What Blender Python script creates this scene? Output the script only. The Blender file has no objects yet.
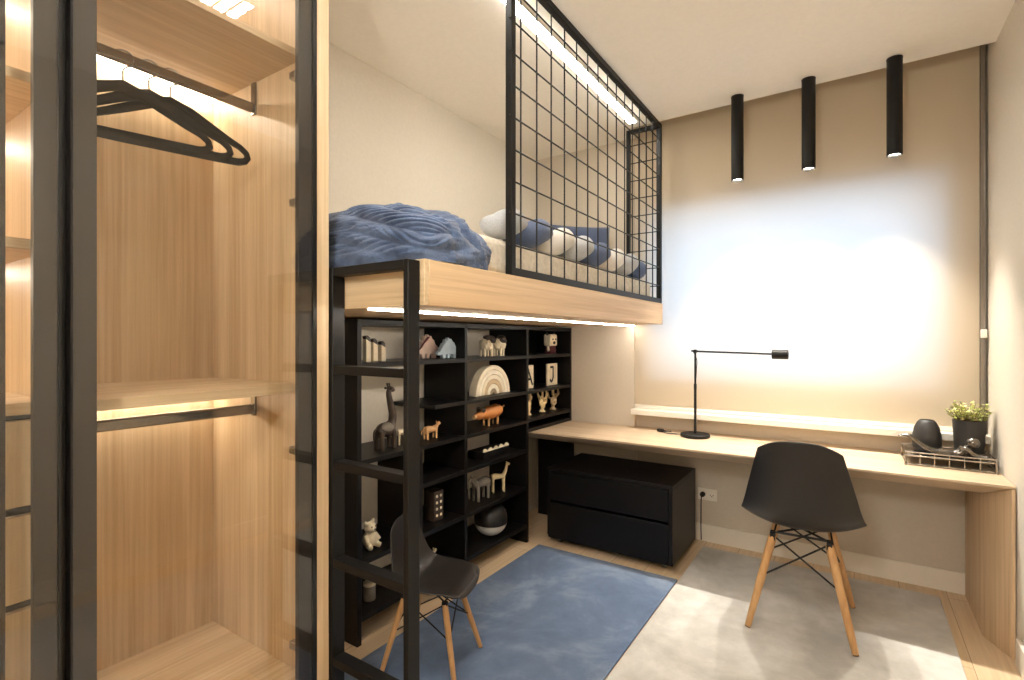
import bpy, bmesh, math, random
from mathutils import Vector, Matrix, Euler
random.seed(7)
PI = math.pi
C = bpy.context.scene.collection
S = bpy.context.scene

# ------------------------------------------------------------------ materials
def lin(c):
    out = []
    for v in c:
        v = v / 255.0
        out.append(v / 12.92 if v <= 0.04045 else ((v + 0.055) / 1.055) ** 2.4)
    return (out[0], out[1], out[2], 1.0)

def new_mat(name):
    m = bpy.data.materials.new(name)
    m.use_nodes = True
    nt = m.node_tree
    for n in list(nt.nodes):
        nt.nodes.remove(n)
    out = nt.nodes.new('ShaderNodeOutputMaterial')
    b = nt.nodes.new('ShaderNodeBsdfPrincipled')
    nt.links.new(b.outputs[0], out.inputs[0])
    return m, nt, b

def noise(nt, scale=5.0, detail=4.0, mapping=None, rough=0.55, dist=0.0):
    tc = nt.nodes.new('ShaderNodeTexCoord')
    n = nt.nodes.new('ShaderNodeTexNoise')
    n.inputs['Scale'].default_value = scale
    n.inputs['Detail'].default_value = detail
    n.inputs['Roughness'].default_value = rough
    n.inputs['Distortion'].default_value = dist
    if mapping:
        mp = nt.nodes.new('ShaderNodeMapping')
        mp.inputs['Scale'].default_value = mapping
        nt.links.new(tc.outputs['Object'], mp.inputs['Vector'])
        nt.links.new(mp.outputs[0], n.inputs['Vector'])
    else:
        nt.links.new(tc.outputs['Object'], n.inputs['Vector'])
    return n

def ramp(nt, src, stops):
    r = nt.nodes.new('ShaderNodeValToRGB')
    e = r.color_ramp.elements
    e[0].position, e[0].color = stops[0]
    e[1].position, e[1].color = stops[-1]
    for p, c in stops[1:-1]:
        x = e.new(p)
        x.color = c
    nt.links.new(src, r.inputs[0])
    return r

def bump(nt, b, src, strength=0.2, dist=0.01):
    bp = nt.nodes.new('ShaderNodeBump')
    bp.inputs['Strength'].default_value = strength
    bp.inputs['Distance'].default_value = dist
    nt.links.new(src, bp.inputs['Height'])
    nt.links.new(bp.outputs[0], b.inputs['Normal'])

def mix_col(nt, fac, a, b, mode='MIX'):
    m = nt.nodes.new('ShaderNodeMix')
    m.data_type = 'RGBA'
    m.blend_type = mode
    if isinstance(fac, (int, float)):
        m.inputs[0].default_value = fac
    else:
        nt.links.new(fac, m.inputs[0])
    for i, x in ((6, a), (7, b)):
        if isinstance(x, tuple):
            m.inputs[i].default_value = x
        else:
            nt.links.new(x, m.inputs[i])
    return m.outputs[2]

def plain(name, col, rough=0.5, metal=0.0, var=0.08, scale=30.0, bmp=0.0, coat=0.0, spec=None, sheen=0.0):
    m, nt, b = new_mat(name)
    c = lin(col)
    n = noise(nt, scale, 3.0)
    dk = tuple(v * (1 - var) for v in c[:3]) + (1,)
    lt = tuple(min(1, v * (1 + var)) for v in c[:3]) + (1,)
    r = ramp(nt, n.outputs[0], [(0.35, dk), (0.65, lt)])
    nt.links.new(r.outputs[0], b.inputs['Base Color'])
    b.inputs['Roughness'].default_value = rough
    b.inputs['Metallic'].default_value = metal
    b.inputs['Coat Weight'].default_value = coat
    b.inputs['Sheen Weight'].default_value = sheen
    if spec is not None:
        b.inputs['Specular IOR Level'].default_value = spec
    if bmp:
        bump(nt, b, n.outputs[0], bmp, 0.004)
    return m

def wood(name, axis, light, dark, rough=0.45, scale=1.0):
    """oak veneer; grain runs along the given axis of the object's own space"""
    m, nt, b = new_mat(name)
    fine = [90.0 * scale] * 3; fine[axis] = 1.6 * scale
    mid = [16.0 * scale] * 3; mid[axis] = 0.7 * scale
    n1 = noise(nt, 1.0, 5.0, fine, 0.6)
    n2 = noise(nt, 1.0, 3.0, mid, 0.5, 0.6)
    n3 = noise(nt, 1.2, 2.0)
    c1 = ramp(nt, n2.outputs[0], [(0.3, lin(dark)), (0.5, lin(tuple((a + b_) / 2 for a, b_ in zip(light, dark)))), (0.72, lin(light))])
    g = ramp(nt, n1.outputs[0], [(0.3, (0.74, 0.70, 0.65, 1)), (0.6, (1, 1, 1, 1))])
    col = mix_col(nt, 0.75, c1.outputs[0], g.outputs[0], 'MULTIPLY')
    h = ramp(nt, n3.outputs[0], [(0.3, (0.93, 0.92, 0.9, 1)), (0.7, (1, 1, 1, 1))])
    col = mix_col(nt, 0.7, col, h.outputs[0], 'MULTIPLY')
    nt.links.new(col, b.inputs['Base Color'])
    b.inputs['Roughness'].default_value = rough
    bump(nt, b, n1.outputs[0], 0.08, 0.002)
    return m

def emission(name, col, strength):
    m = bpy.data.materials.new(name)
    m.use_nodes = True
    nt = m.node_tree
    for n in list(nt.nodes):
        nt.nodes.remove(n)
    out = nt.nodes.new('ShaderNodeOutputMaterial')
    e = nt.nodes.new('ShaderNodeEmission')
    e.inputs[0].default_value = col
    e.inputs[1].default_value = strength
    nt.links.new(e.outputs[0], out.inputs[0])
    return m

def glass_mat(name, tint, ior=1.5):
    m = bpy.data.materials.new(name)
    m.use_nodes = True
    nt = m.node_tree
    for n in list(nt.nodes):
        nt.nodes.remove(n)
    out = nt.nodes.new('ShaderNodeOutputMaterial')
    t = nt.nodes.new('ShaderNodeBsdfTransparent')
    t.inputs[0].default_value = tint
    g = nt.nodes.new('ShaderNodeBsdfGlossy')
    g.inputs['Roughness'].default_value = 0.0
    f = nt.nodes.new('ShaderNodeFresnel')
    geo = nt.nodes.new('ShaderNodeNewGeometry')
    mr = nt.nodes.new('ShaderNodeMapRange')          # same reflection from either side of the thin pane
    mr.inputs['To Min'].default_value = ior; mr.inputs['To Max'].default_value = 1/ior
    nt.links.new(geo.outputs['Backfacing'], mr.inputs['Value'])
    nt.links.new(mr.outputs[0], f.inputs['IOR'])
    x = nt.nodes.new('ShaderNodeMixShader')
    nt.links.new(f.outputs[0], x.inputs[0])
    nt.links.new(t.outputs[0], x.inputs[1])
    nt.links.new(g.outputs[0], x.inputs[2])
    nt.links.new(x.outputs[0], out.inputs[0])
    return m

M = {}
M['wall'] = plain('wall_paint', (217, 209, 195), 0.9, var=0.02, scale=60, bmp=0.02)
M['wall_far'] = plain('greige_wall_paint', (200, 190, 175), 0.9, var=0.02, scale=60, bmp=0.02)
M['ceiling'] = plain('ceiling_paint', (240, 234, 225), 0.95, var=0.015, scale=50)
M['white'] = plain('white_lacquer', (232, 226, 214), 0.4, var=0.01)
M['black_metal'] = plain('black_powder_coat', (14, 13, 12), 0.5, var=0.1, scale=200, spec=0.3)
M['black_wood'] = plain('black_lacquered_board', (13, 11, 11), 0.42, var=0.15, scale=40, spec=0.28)
M['door_frame'] = plain('smoked_door_frame', (30, 27, 24), 0.5, var=0.02)
M['door_black'] = plain('black_anodised_edge', (12, 11, 11), 0.3, var=0.05)
M['steel'] = plain('brushed_steel', (150, 146, 140), 0.28, 1.0, var=0.1, scale=120)
M['dark_steel'] = plain('bronze_grey_rail', (140, 132, 122), 0.14, 1.0, var=0.05)
OAK_L, OAK_D = (223, 202, 168), (195, 168, 131)
M['oak_x'] = wood('oak_grain_across', 0, OAK_L, OAK_D)
M['oak_y'] = wood('oak_grain_along', 1, OAK_L, OAK_D)
M['oak_z'] = wood('oak_grain_upright', 2, OAK_L, OAK_D)
M['desk_x'] = wood('pale_oak_worktop', 0, (216, 196, 170), (200, 176, 147))
M['desk_z'] = wood('pale_oak_panel', 2, (222, 196, 162), (202, 172, 136))
M['bed_y'] = wood('oak_bed_rail', 1, (228, 200, 162), (206, 172, 130))
M['leg_wood'] = wood('beech_dowel', 2, (210, 168, 118), (186, 140, 90), 0.4)
M['black_plastic'] = plain('black_moulded_plastic', (30, 27, 25), 0.42, var=0.06, scale=150, bmp=0.02)
M['velvet'] = plain('black_velvet_flocking', (12, 11, 11), 0.9, var=0.1, spec=0.1)
M['grey_plastic'] = plain('dark_grey_moulded_plastic', (37, 33, 31), 0.4, var=0.06, scale=150, bmp=0.02)
M['ceramic_black'] = plain('matt_black_ceramic', (42, 40, 38), 0.5, var=0.06)
M['navy'] = plain('navy_linen', (62, 75, 102), 0.9, var=0.2, scale=260, bmp=0.25, sheen=0.2)
M['knot_grey'] = plain('grey_jersey', (176, 178, 180), 0.9, var=0.1, scale=200, bmp=0.25, sheen=0.2)
M['knot_navy'] = plain('navy_jersey', (74, 90, 122), 0.9, var=0.15, scale=200, bmp=0.25, sheen=0.2)
M['knot_white'] = plain('white_jersey', (222, 218, 210), 0.9, var=0.06, scale=200, bmp=0.25, sheen=0.2)
M['cream'] = plain('cream_toy_paint', (226, 212, 184), 0.5, var=0.1, scale=25)
M['coral'] = plain('cream_coral', (232, 208, 160), 0.6, var=0.12, scale=60, bmp=0.2)
M['taupe_coral'] = plain('taupe_coral', (178, 158, 128), 0.6, var=0.15, scale=60, bmp=0.2)
M['toy_dark'] = plain('dark_brown_toy', (58, 46, 38), 0.4, var=0.3, scale=18)
M['toy_grey'] = plain('stone_grey_toy', (120, 112, 102), 0.5, var=0.15, scale=25)
M['toy_orange'] = wood('orange_stained_wood', 1, (222, 150, 84), (176, 102, 46), 0.4, 2.0)
M['toy_tan'] = plain('tan_toy_wood', (196, 152, 104), 0.5, var=0.2, scale=25)
M['dino_pink'] = plain('pale_pink_felt', (222, 196, 180), 0.7, var=0.08)
M['dino_blue'] = plain('powder_blue_board', (172, 190, 204), 0.7, var=0.06)
M['maroon'] = plain('maroon_felt', (86, 34, 40), 0.8, var=0.15)
M['ink'] = plain('black_ink', (24, 22, 22), 0.6, var=0.05)
M['rb1'] = plain('rainbow_cream', (226, 214, 190), 0.6, var=0.05)
M['rb2'] = plain('rainbow_sand', (196, 172, 136), 0.6, var=0.05)
M['rb3'] = plain('rainbow_ivory', (236, 228, 208), 0.6, var=0.05)
M['rb4'] = plain('rainbow_taupe', (150, 132, 108), 0.6, var=0.05)
M['channel'] = plain('grey_side_channel', (128, 118, 106), 0.5, var=0.03)
M['pewter'] = plain('pewter', (168, 162, 154), 0.25, 1.0, var=0.25, scale=40)
M['iron'] = plain('dark_cast_pewter', (112, 107, 101), 0.25, 0.95, var=0.25, scale=40)
M['leaf'] = plain('yellow_green_leaf', (168, 176, 92), 0.6, var=0.3, scale=45)
M['leaf_pale'] = plain('pale_cream_leaf', (222, 216, 164), 0.6, var=0.15, scale=45)
M['stem'] = plain('plant_stem', (110, 92, 58), 0.7, var=0.2)
M['soil'] = plain('potting_soil', (70, 50, 36), 0.95, var=0.4, scale=90, bmp=0.5)
M['glass'] = glass_mat('door_glass', (0.97, 0.96, 0.94, 1), 1.62)
M['window_glass'] = glass_mat('window_glass', (0.97, 0.98, 1, 1))
M['led_warm'] = emission('led_warm', (1.0, 0.93, 0.81, 1), 34.0)
M['led_bed'] = emission('led_neutral', (1.0, 0.93, 0.82, 1), 45.0)
M['led_ceiling'] = emission('led_ceiling', (1.0, 0.95, 0.86, 1), 34.0)
M['globe'] = emission('fill_globe_glow', (1.0, 0.97, 0.91, 1), 92.0)  # added fill source, never in view; brightens ceiling and walls
M['lamp_lens'] = emission('lamp_lens', (1.0, 0.9, 0.74, 1), 25.0)
M['added_downlight'] = emission('added_light_panel', (1.0, 0.96, 0.89, 1), 150.0)  # glow of the added ceiling light

def floor_mat():
    m, nt, b = new_mat('oak_floor_planks')
    tc = nt.nodes.new('ShaderNodeTexCoord')
    mp = nt.nodes.new('ShaderNodeMapping')
    mp.inputs['Rotation'].default_value = (0, 0, PI / 2)
    nt.links.new(tc.outputs['Object'], mp.inputs[0])
    br = nt.nodes.new('ShaderNodeTexBrick')
    br.inputs['Color1'].default_value = lin((226, 202, 170))
    br.inputs['Color2'].default_value = lin((214, 188, 152))
    br.inputs['Mortar'].default_value = lin((150, 118, 84))
    br.inputs['Scale'].default_value = 1.0
    br.inputs['Mortar Size'].default_value = 0.0012
    br.inputs['Brick Width'].default_value = 1.3
    br.inputs['Row Height'].default_value = 0.19
    nt.links.new(mp.outputs[0], br.inputs['Vector'])
    n = noise(nt, 1.0, 5.0, (70, 2.2, 70), 0.6)
    g = ramp(nt, n.outputs[0], [(0.3, (0.78, 0.74, 0.68, 1)), (0.65, (1, 1, 1, 1))])
    col = mix_col(nt, 0.8, br.outputs[0], g.outputs[0], 'MULTIPLY')
    nt.links.new(col, b.inputs['Base Color'])
    b.inputs['Roughness'].default_value = 0.38
    return m
M['floor'] = floor_mat()

def rug_mat(name, a, b_, c_, patch):
    m, nt, b = new_mat(name)
    n1 = noise(nt, 2.3, 6.0, None, 0.62, 0.4)
    n2 = noise(nt, 12.0, 5.0, None, 0.65)
    n3 = noise(nt, 420.0, 2.0)
    r1 = ramp(nt, n1.outputs[0], [(0.34, lin(a)), (0.5, lin(b_)), (0.66, lin(c_))])
    r2 = ramp(nt, n2.outputs[0], [(0.36, (0.86, 0.86, 0.86, 1)), (0.64, (1.0, 1.0, 1.0, 1))])
    col = mix_col(nt, 0.8, r1.outputs[0], r2.outputs[0], 'MULTIPLY')
    r3 = ramp(nt, n3.outputs[0], [(0.3, (0.85, 0.85, 0.85, 1)), (0.7, (1, 1, 1, 1))])
    col = mix_col(nt, 0.6, col, r3.outputs[0], 'MULTIPLY')
    if patch:
        tc = nt.nodes.new('ShaderNodeTexCoord')
        ck = nt.nodes.new('ShaderNodeTexBrick')
        ck.inputs['Color1'].default_value = (1, 1, 1, 1)
        ck.inputs['Color2'].default_value = (0.9, 0.885, 0.86, 1)
        ck.inputs['Mortar'].default_value = (0.95, 0.94, 0.93, 1)
        ck.inputs['Scale'].default_value = 1.0
        ck.inputs['Mortar Size'].default_value = 0.006
        ck.inputs['Brick Width'].default_value = 0.42
        ck.inputs['Row Height'].default_value = 0.36
        nt.links.new(tc.outputs['Object'], ck.inputs['Vector'])
        col = mix_col(nt, 0.85, col, ck.outputs[0], 'MULTIPLY')
    nt.links.new(col, b.inputs['Base Color'])
    b.inputs['Roughness'].default_value = 0.95
    b.inputs['Sheen Weight'].default_value = 0.15
    bump(nt, b, n3.outputs[0], 0.35, 0.004)
    return m
M['rug_blue'] = rug_mat('blue_rug_pile', (74, 94, 124), (96, 116, 146), (136, 152, 174), False)
M['rug_grey'] = rug_mat('grey_patchwork_rug', (182, 179, 173), (206, 203, 197), (226, 224, 220), True)

def blind_mat():
    m = bpy.data.materials.new('blind_screen_fabric')
    m.use_nodes = True
    nt = m.node_tree
    for n in list(nt.nodes):
        nt.nodes.remove(n)
    out = nt.nodes.new('ShaderNodeOutputMaterial')
    d = nt.nodes.new('ShaderNodeBsdfDiffuse')
    t = nt.nodes.new('ShaderNodeBsdfTranslucent')
    x = nt.nodes.new('ShaderNodeMixShader')
    n = noise(nt, 300.0, 2.0)
    r = ramp(nt, n.outputs[0], [(0.35, lin((226, 207, 178))), (0.65, lin((234, 216, 188)))])
    nt.links.new(r.outputs[0], d.inputs[0])
    t.inputs[0].default_value = lin((226, 226, 226))
    x.inputs[0].default_value = 0.42
    nt.links.new(d.outputs[0], x.inputs[1])
    nt.links.new(t.outputs[0], x.inputs[2])
    nt.links.new(x.outputs[0], out.inputs[0])
    return m
M['blind'] = blind_mat()

def mattress_mat():
    m, nt, b = new_mat('cream_mattress_ticking')
    n = noise(nt, 55.0, 4.0, None, 0.6)
    n2 = noise(nt, 9.0, 3.0)
    r = ramp(nt, n.outputs[0], [(0.3, lin((206, 196, 178))), (0.7, lin((236, 228, 212)))])
    nt.links.new(r.outputs[0], b.inputs['Base Color'])
    b.inputs['Roughness'].default_value = 0.95
    bump(nt, b, n.outputs[0], 0.5, 0.006)
    return m
M['mattress'] = mattress_mat()

def knit_mat():
    m, nt, b = new_mat('blue_cable_knit')
    n = noise(nt, 11.0, 3.0)
    r = ramp(nt, n.outputs[0], [(0.35, lin((52, 70, 102))), (0.65, lin((92, 112, 146)))])
    w = noise(nt, 190.0, 2.0, (1, 1, 1.6))
    g = ramp(nt, w.outputs[0], [(0.3, (0.78, 0.78, 0.78, 1)), (0.65, (1, 1, 1, 1))])
    col = mix_col(nt, 0.6, r.outputs[0], g.outputs[0], 'MULTIPLY')
    nt.links.new(col, b.inputs['Base Color'])
    b.inputs['Roughness'].default_value = 0.95
    b.inputs['Sheen Weight'].default_value = 0.25
    bump(nt, b, w.outputs[0], 0.8, 0.004)
    return m
M['knit'] = knit_mat()

# ------------------------------------------------------------------ mesh building
class MB:
    def __init__(self):
        self.bm = bmesh.new()
    def box(self, x0, x1, y0, y1, z0, z1):
        bm = self.bm
        v = [bm.verts.new(p) for p in ((x0,y0,z0),(x1,y0,z0),(x1,y1,z0),(x0,y1,z0),(x0,y0,z1),(x1,y0,z1),(x1,y1,z1),(x0,y1,z1))]
        for f in ((0,3,2,1),(4,5,6,7),(0,1,5,4),(1,2,6,5),(2,3,7,6),(3,0,4,7)):
            bm.faces.new([v[i] for i in f])
        return self
    def prism(self, pts, d, axis, a):
        """extrude polygon pts (in the plane normal to axis) from a to a + d along axis"""
        bm = self.bm
        def P(p, h):
            q = [p[0], p[1]]
            q.insert(axis, h)
            return q
        lo = [bm.verts.new(P(p, a)) for p in pts]
        hi = [bm.verts.new(P(p, a + d)) for p in pts]
        n = len(pts)
        bm.faces.new(lo[::-1]); bm.faces.new(hi)
        for i in range(n):
            bm.faces.new((lo[i], lo[(i+1) % n], hi[(i+1) % n], hi[i]))
        return self
    def tube(self, path, r, seg=10, closed=False, flat=None):
        """round tube through points; r a number or list. flat = (axis vector, factor) squashes the section"""
        bm = self.bm
        P = [Vector(p) for p in path]
        n = len(P)
        R = r if isinstance(r, (list, tuple)) else [r] * n
        rings = []
        up = None
        for i in range(n):
            if closed:
                t = P[(i+1) % n] - P[i-1]
            else:
                t = P[min(i+1, n-1)] - P[max(i-1, 0)]
            t.normalize()
            if up is None:
                up = Vector((0,0,1)) if abs(t.z) < 0.9 else Vector((1,0,0))
            s = t.cross(up)
            if s.length < 1e-5:
                s = t.orthogonal()
            s.normalize()
            up = s.cross(t).normalized()
            ring = []
            for k in range(seg):
                a = 2*PI*k/seg
                off = (s*math.cos(a) + up*math.sin(a)) * R[i]
                if flat:
                    ax, fac = flat
                    off = off - ax * off.dot(ax) * (1 - fac)
                ring.append(bm.verts.new(P[i] + off))
            rings.append(ring)
        for i in range(n if closed else n-1):
            a, b = rings[i], rings[(i+1) % n]
            for k in range(seg):
                bm.faces.new((a[k], a[(k+1) % seg], b[(k+1) % seg], b[k]))
        if not closed:
            bm.faces.new(rings[0][::-1]); bm.faces.new(rings[-1])
        return self
    def lathe(self, prof, cx=0, cy=0, seg=32, caps=True):
        """prof: (radius, z) from bottom to top"""
        bm = self.bm
        rings = []
        for r, z in prof:
            if r < 1e-6:
                rings.append([bm.verts.new((cx, cy, z))])
            else:
                rings.append([bm.verts.new((cx + r*math.cos(2*PI*k/seg), cy + r*math.sin(2*PI*k/seg), z)) for k in range(seg)])
        for a, b in zip(rings, rings[1:]):
            for k in range(seg):
                k2 = (k+1) % seg
                if len(a) == 1 and len(b) == 1: continue
                if len(a) == 1: bm.faces.new((a[0], b[k2], b[k]))
                elif len(b) == 1: bm.faces.new((a[k], a[k2], b[0]))
                else: bm.faces.new((a[k], a[k2], b[k2], b[k]))
        if caps:
            if len(rings[0]) > 2: bm.faces.new(rings[0][::-1])
            if len(rings[-1]) > 2: bm.faces.new(rings[-1])
        return self
    def ball(self, c, r, seg=20, rings=12, rot=None):
        bm = self.bm
        r = (r, r, r) if isinstance(r, (int, float)) else r
        m = Matrix.Translation(c) @ (rot.to_4x4() if rot else Matrix.Identity(4)) @ Matrix.Diagonal((r[0], r[1], r[2], 1))
        bmesh.ops.create_uvsphere(bm, u_segments=seg, v_segments=rings, radius=1, matrix=m)
        return self
    def move(self, off, rz=0):
        m = Matrix.Translation(off) @ Matrix.Rotation(rz, 4, 'Z')
        bmesh.ops.transform(self.bm, matrix=m, verts=self.bm.verts)
        return self

def catmull(p, n=8):
    out = []
    P = [Vector(q) for q in p]
    for i in range(len(P)-1):
        a, b, c, d = P[max(i-1,0)], P[i], P[i+1], P[min(i+2, len(P)-1)]
        for k in range(n):
            t = k/n
            out.append(.5*((2*b) + (c-a)*t + (2*a-5*b+4*c-d)*t*t + (3*b-a-3*c+d)*t**3))
    out.append(P[-1])
    return out

def link(name, mb, mat, parent=None, bevel=0.0, smooth=35, remesh=0.0, world=True, seg=2):
    """one mesh object; with world=True the shape was drawn in room coordinates and is moved into its thing's own space"""
    bm = mb.bm
    root = parent
    while root is not None and root.parent is not None:
        root = root.parent
    if root is not None and world:
        bmesh.ops.transform(bm, matrix=Matrix.Translation(-root.location), verts=bm.verts)
    bmesh.ops.recalc_face_normals(bm, faces=bm.faces)
    me = bpy.data.meshes.new(name)
    bm.to_mesh(me); bm.free()
    for p in me.polygons:
        p.use_smooth = True
    if not remesh:
        me.set_sharp_from_angle(angle=math.radians(smooth))
    me.materials.append(mat)
    o = bpy.data.objects.new(name, me)
    C.objects.link(o)
    if parent is not None:
        o.parent = parent
    if remesh:
        r = o.modifiers.new('Remesh', 'REMESH')
        r.mode = 'VOXEL'; r.voxel_size = remesh; r.use_smooth_shade = True
        s = o.modifiers.new('Smooth', 'SMOOTH'); s.factor = 0.5; s.iterations = 3
    if bevel:
        b = o.modifiers.new('Bevel', 'BEVEL')
        b.width = bevel; b.segments = seg; b.limit_method = 'ANGLE'; b.angle_limit = math.radians(40)
        b.harden_normals = False
    return o

def tag(o, label, cat, group=None):
    o['label'] = label; o['category'] = cat
    if group: o['group'] = group
    return o

def thing(name, label, cat, loc=(0,0,0), rz=0.0, group=None):
    o = bpy.data.objects.new(name, None)
    C.objects.link(o)
    o.location = loc; o.rotation_euler = (0, 0, rz)
    o.empty_display_size = 0.05
    return tag(o, label, cat, group)

def struct(name, mb, mat, bevel=0.0, parent=None):
    o = link(name, mb, mat, parent, bevel)
    if parent is None:
        o['kind'] = 'structure'
    return o

def copy_tree(o, parent=None):
    c = o.copy()
    C.objects.link(c)
    if parent is not None:
        c.parent = parent
    for ch in list(o.children):
        copy_tree(ch, c)
    return c

# ------------------------------------------------------------------ the room
XL, XR, YW, YN, ZC = -1.97, 0.530, 3.34, -1.35, 2.59
SLOT = 3.13
X_NIB = -1.215
struct('floor', MB().box(XL-.1, XR+.1, YN-.1, 3.6, -0.06, 0.0), M['floor'])
struct('ceiling', MB().box(XL-.1, XR+.1, YN-.1, SLOT, ZC, ZC+.2).box(XL-.1, X_NIB, SLOT, 3.55, ZC, ZC+.2)
       .box(X_NIB, XR+.1, SLOT, 3.55, ZC+.17, ZC+.2), M['ceiling'])
struct('wall_left', MB().box(XL-.1, XL, YN-.1, 3.55, 0, ZC+.2), M['wall'])
struct('wall_right', MB().box(XR, XR+.1, YN-.1, 3.55, 0, ZC+.2), M['wall'])
struct('wall_rear', MB().box(XL, XR, YN-.1, YN, 0, ZC+.2), M['wall'])
WX0, WX1, WZ0, WZ1 = -1.10, 0.345, 1.04, 2.06
YB = 3.37       # plane of the window wall above the ledge
wf = MB()
wf.box(XL, X_NIB, 3.30, 3.60, 0, ZC)                       # nib beside the blind, runs behind the bed
wf.box(X_NIB, XR, YW, 3.60, 0, 0.76)                       # thicker wall below the ledge
wf.box(X_NIB, WX0, YB, 3.60, 0.76, ZC+.17).box(WX1, XR, YB, 3.60, 0.76, ZC+.17)
wf.box(WX0, WX1, YB, 3.60, 0.76, WZ0).box(WX0, WX1, YB, 3.60, WZ1, ZC+.17)
struct('wall_far', wf, M['wall_far'])
struct('trim_1', MB().box(X_NIB, XR, 3.225, YB, 0.765, 0.80), M['white'], 0.003)
struct('baseboard_far', MB().box(X_NIB, XR-.07, YW-.014, YW, 0, 0.106), M['white'], 0.003)
struct('baseboard_right', MB().box(XR-.014, XR, YN, 2.72, 0, 0.106), M['white'], 0.003)
w = MB()
w.box(WX0, WX1, 3.50, 3.55, WZ0, WZ0+.04).box(WX0, WX1, 3.50, 3.55, WZ1-.04, WZ1)
w.box(WX0, WX0+.04, 3.50, 3.55, WZ0+.04, WZ1-.04).box(WX1-.04, WX1, 3.50, 3.55, WZ0+.04, WZ1-.04)
win = struct('window_1', w, M['white'], 0.002)
link('pane', MB().box(WX0+.04, WX1-.04, 3.523, 3.527, WZ0+.04, WZ1-.04), M['window_glass'], win)

# roller blind in the ceiling slot
BY = 3.30
bl = thing('roller_blind', 'beige screen roller blind glowing with daylight in front of the window', 'blind', (-.35, BY, .81))
fb = MB(); fb.bm.faces.new([fb.bm.verts.new(p) for p in ((-1.213, BY, .815), (0.501, BY, .815), (0.501, BY, 2.70), (-1.213, BY, 2.70))])
link('fabric', fb, M['blind'], bl)
link('roller_tube', MB().tube([(-1.213, BY+.022, 2.715), (0.501, BY+.022, 2.715)], .02, 20), M['steel'], bl)
link('bottom_bar', MB().box(-1.213, 0.501, BY-.006, BY+.008, .803, .823), M['white'], bl, .002)
link('side_channel', MB().box(.5045, .5205, BY-.012, BY+.03, .80, 2.72), M['channel'], bl, .001)
link('chain', MB().tube([(.514, BY-.03, 2.70), (.514, BY-.03, .83)], .0018, 6), M['steel'], bl)
link('chain_clip', MB().box(.500, .5225, BY-.045, BY-.022, 1.26, 1.30), M['white'], bl, .003)

# ------------------------------------------------------------------ wardrobe
WF = -1.33                                     # door face
WB = XL + .005                                 # back
wd = thing('wardrobe', 'tall oak wardrobe with smoked framed glass doors and lit shelves inside', 'wardrobe', (-1.65, .35, 0))
def wp(name, mb, mat, bevel=.0015, parent=None): return link(name, mb, mat, parent or wd, bevel)
IB = -1.93                                     # inner face of the back
WZT = ZC - .002
wp('back_panel', MB().box(WB, IB, -.62, .954, .0, WZT), M['oak_z'])
wp('end_panel', MB().box(WB, WF, .954, .996, 0, WZT), M['oak_z'])
wp('end_panel', MB().box(WB, WF, -.66, -.62, 0, WZT), M['oak_z'])
wp('divider_panel', MB().box(IB, -1.375, .362, .382, .235, WZT), M['oak_z'])
wp('black_edge_strip', MB().box(-1.375, -1.356, .360, .384, .05, WZT), M['door_black'])
wp('base_panel', MB().box(IB, -1.36, -.62, .954, .20, .235), M['oak_y'])
wp('plinth', MB().box(-1.40, -1.37, -.62, .954, 0, .20), M['door_black'])
wp('shelf', MB().box(IB, -1.40, .382, .954, 2.105, 2.127), M['oak_y'])
wp('shelf', MB().box(IB, -1.42, .382, .954, 1.089, 1.116), M['oak_y'])
for z in (1.456, 1.796):
    wp('shelf', MB().box(IB, -1.40, -.62, .362, z-.022, z), M['oak_y'])
wp('shelf', MB().box(IB, -1.385, -.62, .362, 1.100, 1.124), M['oak_y'])
wp('shelf', MB().box(IB, -1.40, -.62, .362, 2.15, 2.172), M['oak_y'])
# drawers in the left half
for i in range(4):
    z1 = 1.088 - i*.19
    d = wp('drawer', MB().box(-1.405, -1.387, -.60, .355, z1-.172, z1), M['oak_z'])
wp('drawer_carcass', MB().box(IB, -1.41, -.60, .355, .30, 1.09), M['door_black'])
# hanging rails and their lights
for zr, zs in ((2.018, 2.105), (1.022, 1.089)):
    rl = wp('hanging_rail', MB().box(-1.668, -1.652, .384, .950, zr-.016, zr+.016), M['dark_steel'], .006)
    wp('rail_bracket', MB().box(-1.672, -1.648, .946, .9535, zr-.022, zs-.002), M['dark_steel'], .002, rl)
    wp('rail_bracket', MB().box(-1.672, -1.648, .3825, .390, zr-.022, zs-.002), M['dark_steel'], .002, rl)
    wp('led_strip', MB().box(-1.912, -1.892, .395, .945, zs-.009, zs-.001), M['led_warm'], 0)
wp('led_strip', MB().box(-1.912, -1.892, .395, .945, WZT-.01, WZT-.002), M['led_warm'], 0)
for z in (2.15, 1.774, 1.434, WZT):
    wp('led_strip', MB().box(-1.912, -1.897, -.55, .34, z-.009, z-.001), M['led_warm'], 0)
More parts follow.
